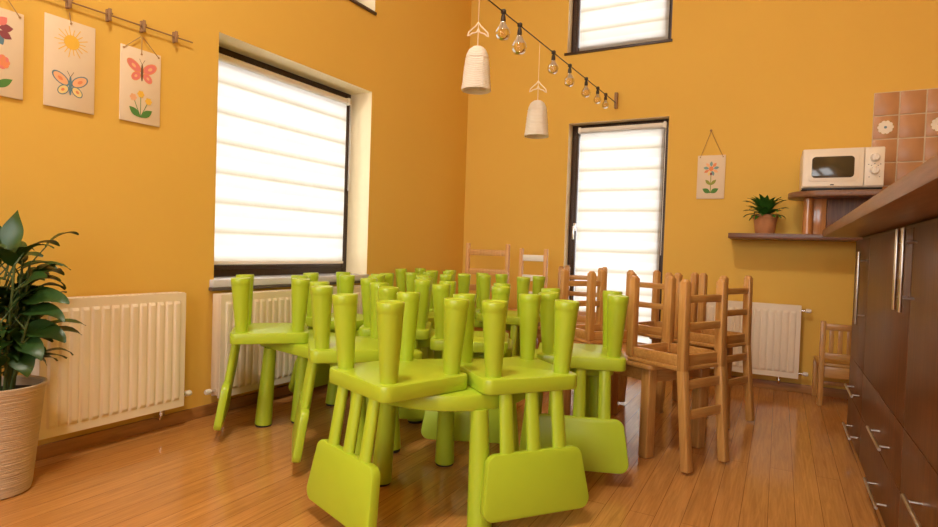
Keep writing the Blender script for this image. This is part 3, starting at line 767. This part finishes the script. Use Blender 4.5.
def butterfly(A, cx, cz, sc, rim, fills, body):
    for sg in (-1, 1):
        for (dx, dz, rx, rr, an, f) in ((.034, .018, .036, .020, .62, fills[0]), (.025, -.024, .024, .017, -.75, fills[1])):
            A.shape(ell(cx + sg * dx * sc, cz + dz * sc, rx * sc, rr * sc, sg * an), rim)
            A.shape(ell(cx + sg * dx * sc, cz + dz * sc, rx * sc * .84, rr * sc * .8, sg * an), f)
            A.shape(ell(cx + sg * dx * sc * 1.05, cz + dz * sc, rx * sc * .3, rr * sc * .3, sg * an), fills[2])
        A.line([(cx, cz + .03 * sc), (cx + sg * .012 * sc, cz + .052 * sc)], .0018 * sc, 'brown')
    A.shape(ell(cx, cz - .004 * sc, .0055 * sc, .038 * sc), body)
def tulip(A, x, z, x2, z2, col, r=.013):
    A.line([(x, z), (x2, z2)], .003, 'green')
    A.shape(ell(x2, z2, r, r * 1.05), col)
    for k in range(6): A.shape(ell(x2 + r * .8 * math.cos(k * PI / 3), z2 + r * .8 * math.sin(k * PI / 3), r * .45, r * .45), col)
def picture(label, loc, rz, w, h, draw, strings, group=None):
    t = thing('hanging_picture', label, 'picture', loc, rz, group)
    c = MB(); c.box((-w / 2, -.0045, 0), (w / 2, .0015, h), 0, .001); co = c.build('card', MPAPER, t)
    A = Art(); draw(A)
    for nm, mb in A.parts: mb.build(nm, [ART[k] for k in KEYS], co, 0)
    s = MB()
    for a, bb in strings:
        s.tube([(a[0], -.006, a[1]), (bb[0], -.006, bb[1])], .002, 6)
        s.along((a[0], -.0075, a[1]), (a[0], -.0035, a[1]), [(.0045, 0), (.0045, 1)], 10)
    s.build('string', MSTRING, t); return t
LM = Matrix.Translation(COR) @ Matrix.Rotation(LROT, 4, 'Z')
def onleft(s_, z, y=-.006): return LM @ Vector((-s_, y, z))
def d_sun(A):
    cx, cz = .004, .292; A.motif('painted_sun')
    for k in range(18):
        a = 2 * PI * k / 18; r1 = .068 if k % 2 else .056
        A.line([(cx + .030 * math.cos(a), cz + .030 * math.sin(a)), (cx + r1 * math.cos(a), cz + r1 * math.sin(a))], .0034, 'yellow')
    A.shape(ell(cx, cz, .031, .031, 0, 28), 'yellow')
    A.motif('painted_butterfly'); butterfly(A, 0, .108, 1.1, 'blue', ('peach', 'pale_yellow', 'coral'), 'blue')
def d_bfly(A):
    A.motif('painted_butterfly'); butterfly(A, .004, .248, 1.12, 'coral', ('pink', 'pink', 'peach'), 'brown')
    A.motif('painted_tulips')
    for x2, z2, cl in ((-.036, .118, 'peach'), (.0, .139, 'yellow'), (.038, .112, 'yellow')): tulip(A, .0, .03, x2, z2, cl, .014)
    A.leafy(0, .028, .07, .032, R(142), 'green'); A.leafy(0, .028, .07, .032, R(36), 'green')
def d_flowers(A):
    cx, cz = -.005, .262; A.motif('painted_round_flower')
    for k in range(10):
        a = 2 * PI * k / 10 + .2; A.leafy(cx + .02 * math.cos(a), cz + .02 * math.sin(a), .05, .032, a, ('plum', 'pink', 'teal', 'blue', 'plum')[k % 5])
    A.shape(ell(cx, cz, .021, .021), 'peach')
    A.motif('painted_stem_flower')
    A.line([(.0, .03), (.022, .12)], .004, 'green'); A.leafy(.002, .03, .075, .03, R(35), 'green'); A.leafy(.002, .03, .06, .026, R(150), 'green')
    for k in range(9): A.shape(ell(.025 + .018 * math.cos(k * .7), .135 + .018 * math.sin(k * .7), .011, .011), 'pink' if k % 2 else 'coral')
    A.shape(ell(.025, .135, .016, .016), 'coral')
def d_single(A):
    cx, cz = .0, .232; A.motif('painted_flower')
    for k in range(9):
        a = PI / 2 + 2 * PI * k / 9; A.leafy(cx + .016 * math.cos(a), cz + .016 * math.sin(a), .042, .022, a, ('teal', 'peach', 'teal', 'coral', 'pale_yellow')[k % 5])
    A.shape(ell(cx, cz, .017, .019), 'coral')
    A.line([(0, .045), (.0, .2)], .0055, 'olive'); A.shape(ell(0, .192, .008, .011), 'plum')
    A.leafy(0, .105, .058, .024, R(48), 'olive'); A.leafy(0, .105, .058, .024, R(132), 'olive')
    A.leafy(0, .045, .066, .036, R(30), 'green'); A.leafy(0, .045, .066, .036, R(150), 'green')
picture('cream card painted with one round flower, cut by the picture edge', onleft(3.735, 1.515), LROT, .2, .346, d_flowers, [((.085, .33), (.02, .418))])
picture('cream card painted with a yellow sun over a blue-edged butterfly', onleft(3.460, 1.515), LROT, .2, .385, d_sun, [((.0, .372), (-.008, .418))])
picture('cream card painted with a pink butterfly over three tulips', onleft(3.150, 1.52), LROT, .195, .352, d_bfly, [((-.085, .338), (-.006, .412)), ((0, .33), (0, .412)), ((.085, .338), (.006, .412))])
picture('cream card with a single flower hung from a nail beside the tall blind', (-.5, YB - .006, 1.42), 0, .2, .337, d_single, [((-.082, .322), (-.012, .523)), ((.082, .322), (-.012, .523))])
b = MB(); b.along((-.512, YB, 1.945), (-.512, YB - .022, 1.947), [(.0045, 0), (.0045, .8), (.009, .82), (.009, 1)], 12)
props(b.build('wall_nail', MPEG, None), 'small nail in the end wall holding the single flower card', 'nail')
t = thing('peg_rail', 'thin wooden rod with clothes pegs along the side wall above the cards', 'rail', onleft(3.4, 1.975, 0), LROT)
b = MB(); b.tube([(-.62, -.02, -.012), (.51, -.02, .014)], .0036, 10); b.build('rod', MPEG, t)
for s_ in (3.745, 3.474, 3.308, 3.150, 2.985):
    x = 3.4 - s_; z = -.012 + .026 * (x + .62) / 1.13
    p = MB(); p.box((x - .0075, -.031, z - .028), (x + .0075, -.025, z + .028), 0, .002); p.box((x - .0065, -.015, z - .028), (x + .0065, -.0005, z + .026), 0, .002); p.along((x - .014, -.0235, z + .009), (x + .014, -.0235, z + .009), [(.004, 0), (.004, 1)], 8)
    p.build('clothes_peg', MPEG, t)

# ------------------------------------------------------------------ string light and pendant shades
P0 = Vector((-1.26, YB - .03, 2.225)); 
P1 = Vector((-1.262, 2.645, 2.168))
dirw = (P1 - P0)
t = thing('string_light', 'black cable with clear glass bulbs running from the end wall overhead', 'string light', P0)
b = MB(); pts = [dirw * (k / 20 * 3.3) + Vector((0, 0, -.02 * math.sin(PI * k / 20))) for k in range(21)]
b.tube(pts, .0032, 8); b.build('cable', MCABLE, t)
b = MB(); b.box((-.012, -.012, -.045), (.012, .03, .085), 0, .003); b.build('wall_bracket', MPEG, t)
def wire_at(k): 
    f = k * 3.3 * 20 / 20; return dirw * k + Vector((0, 0, -.02 * math.sin(PI * min(1, k / 3.3))))
SOCK = [(.143, .046), (.246, .049), (.379, .055), (.545, .058), (.686, .055), (.922, .066), (1.016, .060)]
def bulb_parts(pos, sz):
    k = sz / .051
    s = MB(); s.box(pos + Vector((-.011, -.011, -.008)), pos + Vector((.011, .011, .012)), 0, .003); s.along(pos + Vector((0, 0, -.006)), pos + Vector((0, 0, -.045 * k)), [(.006, 0), (.011, .35), (.0125, .6), (.0125, 1)], 14)
    so = s.build('socket', MCABLE, t)
    z0 = -.042 * k; g = MB()
    prof = [(.011, 0), (.0125, -.007), (.019, -.018), (.0275, -.032), (.031, -.045), (.0295, -.058), (.0225, -.069), (.011, -.0755), (.0001, -.077)]
    g.lathe([(r * k, z0 + z * k) for r, z in prof], 24, 0, Matrix.Translation(pos)); g.build('bulb', MBULB, so)
    f = MB()
    f.tube([pos + Vector((math.cos(a) * .011 * k, math.sin(a) * .011 * k, z0 - (.022 + .042 * (j % 2)) * k)) for j, a in enumerate([i * PI / 4 for i in range(9)])], .0007 * k + .0003, 5)
    f.along(pos + Vector((0, 0, z0)), pos + Vector((0, 0, z0 - .03 * k)), [(.004, 0), (.002, 1)], 8); f.build('filament', MFIL, so)
WP = []
def img_param(px):            # cable parameter whose point shows at that column
    inv = .196 + (606 - px) * (.345 - .196) / 101
    return inv
for k_, sz in SOCK: bulb_parts(wire_at(k_), sz)
def pendant(label, top, hang, s):
    """crochet bell shade: bell, leaf-shaped wire hanger, cord"""
    t = thing('pendant_shade', label, 'lamp shade', top, 0)
    b = MB(); n = 40
    prof = [(.012, 0), (.025, -.004), (.042, -.018), (.053, -.042), (.060, -.085), (.064, -.13), (.068, -.178), (.072, -.205), (.0715, -.212), (.0685, -.2115), (.066, -.178), (.061, -.12), (.056, -.07), (.05, -.042), (.036, -.016), (.012, -.006)]
    rings = []
    for r, z in prof: rings.append([(r * s * (1 + .012 * math.cos(10 * 2 * PI * k / n)) * math.cos(2 * PI * k / n), r * s * (1 + .012 * math.cos(10 * 2 * PI * k / n)) * math.sin(2 * PI * k / n), z * s) for k in range(n)])
    vs = [p for r in rings for p in r]; fs = []
    for j in range(len(prof) - 1):
        for i in range(n): i2 = (i + 1) % n; fs.append((j * n + i, (j + 1) * n + i, (j + 1) * n + i2, j * n + i2))
    b.add(vs, fs); so = b.build('shade', MSHADE, t, 60)
    r = MB()
    for z, rr in ((-.06, .0572), (-.10, .0618), (-.14, .0652), (-.18, .0685)):
        r.tube([(rr * s * math.cos(2 * PI * k / 32), rr * s * math.sin(2 * PI * k / 32), z * s) for k in range(33)], .0013 * s, 6)
    r.build('stitch_ring', MSHADE, so)
    w = MB(); c, q = CR, Vector((0, 0, 1))
    for sg in (-1, 1):
        pts = [(0, .115), (.012, .098), (.03, .082), (.045, .068), (.05, .048), (.042, .052), (.03, .062), (.014, .066), (.006, .07), (.0, .085)]
        w.tube([c * (sg * x * s) + q * z * s for x, z in pts], .0034 * s, 6)
    w.tube([q * 0, q * .115 * s], .002 * s, 6); w.build('leaf_hanger', MWIRE, t)
    k = MB(); k.tube([q * .112 * s, hang - Vector(top)], .0011, 6); k.build('cord', MWIRE, t)
    return t
k1 = 1.135; k2 = .79
h1 = wire_at(k1); h2 = wire_at(k2)
pendant('white crochet bell shade hanging before the corner where the two ochre walls meet', P0 + h1 + Vector((0, 0, -.245)), P0 + h1 - Vector((0, 0, .006)), .95)
pendant('white crochet bell shade hanging from the bulb cable beside the tall blind', P0 + h2 + Vector((0, 0, -.335)), P0 + h2 - Vector((0, 0, .006)), .97)

# ------------------------------------------------------------------ light
def area(name, loc, rot, sx, sy, power, col=(1, 1, 1)):
    l = bpy.data.lights.new(name, 'AREA'); l.shape = 'RECTANGLE'; l.size = sx; l.size_y = sy; l.energy = power; l.color = col
    o = bpy.data.objects.new(name, l); C.objects.link(o); o.location = loc; o.rotation_euler = rot; return o
DAY = (1.0, .995, .985)
def day(hole, loc, rz, power):
    x0, x1, z0, z1 = hole; M = Matrix.Translation(Vector(loc)) @ Matrix.Rotation(rz, 4, 'Z')
    p = M @ Vector(((x0 + x1) / 2, .345, (z0 + z1) / 2)); area('daylight', p, (-PI / 2, 0, rz), x1 - x0, z1 - z0, power * (x1 - x0) * (z1 - z0), DAY)
day(HL[0], COR, LROT, 19); day(HL[1], COR, LROT, 22)
day(HB[0], (0, YB, 0), 0, 19); day(HB[1], (0, YB, 0), 0, 18)
for h in HR: day(h, (.2, YR, 0), PI, 18)  # fill from behind the camera, set in the added rear windows
# added ceiling lamp, unseen above the viewer, brightens the room from above
t = thing('added_fill_lamp', 'round white fill lamp added on the ceiling above the viewer', 'lamp', (-.9, .4, ZC))
b = MB(); b.lathe([(.30, 0), (.30, -.05), (.28, -.07), (.0001, -.07)], 40); b.build('lamp_body', MCEIL, t)
b = MB(); b.lathe([(.27, -.0705), (.26, -.10), (.18, -.12), (.0001, -.125)], 40); b.build('diffuser', emit_mat('fill_lamp_glow', (1, .90, .76), 120), t)
w = bpy.data.worlds.new('sky'); w.use_nodes = True; bpy.context.scene.world = w
bg = w.node_tree.nodes['Background']; bg.inputs[0].default_value = (.85, .92, 1, 1); bg.inputs[1].default_value = 1.2

# ------------------------------------------------------------------ camera
cam = bpy.data.cameras.new('camera'); co = bpy.data.objects.new('camera', cam); C.objects.link(co)
F = 575.66; yaw, pit, rol = R(28.351), R(-1.503), R(1.952)
f = Vector((-math.sin(yaw) * math.cos(pit), math.cos(yaw) * math.cos(pit), math.sin(pit))); r = Vector((math.cos(yaw), math.sin(yaw), 0)); u = r.cross(f)
r2 = r * math.cos(rol) + u * math.sin(rol); u2 = -r * math.sin(rol) + u * math.cos(rol)
M = Matrix((r2, u2, -f)).transposed().to_4x4(); M.translation = (0, 0, .97); co.matrix_world = M
cam.sensor_width = 36; cam.sensor_fit = 'HORIZONTAL'; cam.lens = F / 938 * 36; cam.clip_start = .05
sc = bpy.context.scene; sc.camera = co
vs = sc.view_settings; vs.view_transform = 'Standard'; vs.look = 'None'; vs.gamma = 1; vs.use_curve_mapping = False; vs.exposure = .17
sc.cycles.max_bounces = 10; sc.cycles.diffuse_bounces = 6; sc.cycles.transparent_max_bounces = 12; sc.cycles.use_denoising = True
sc.cycles.sample_clamp_indirect = 8
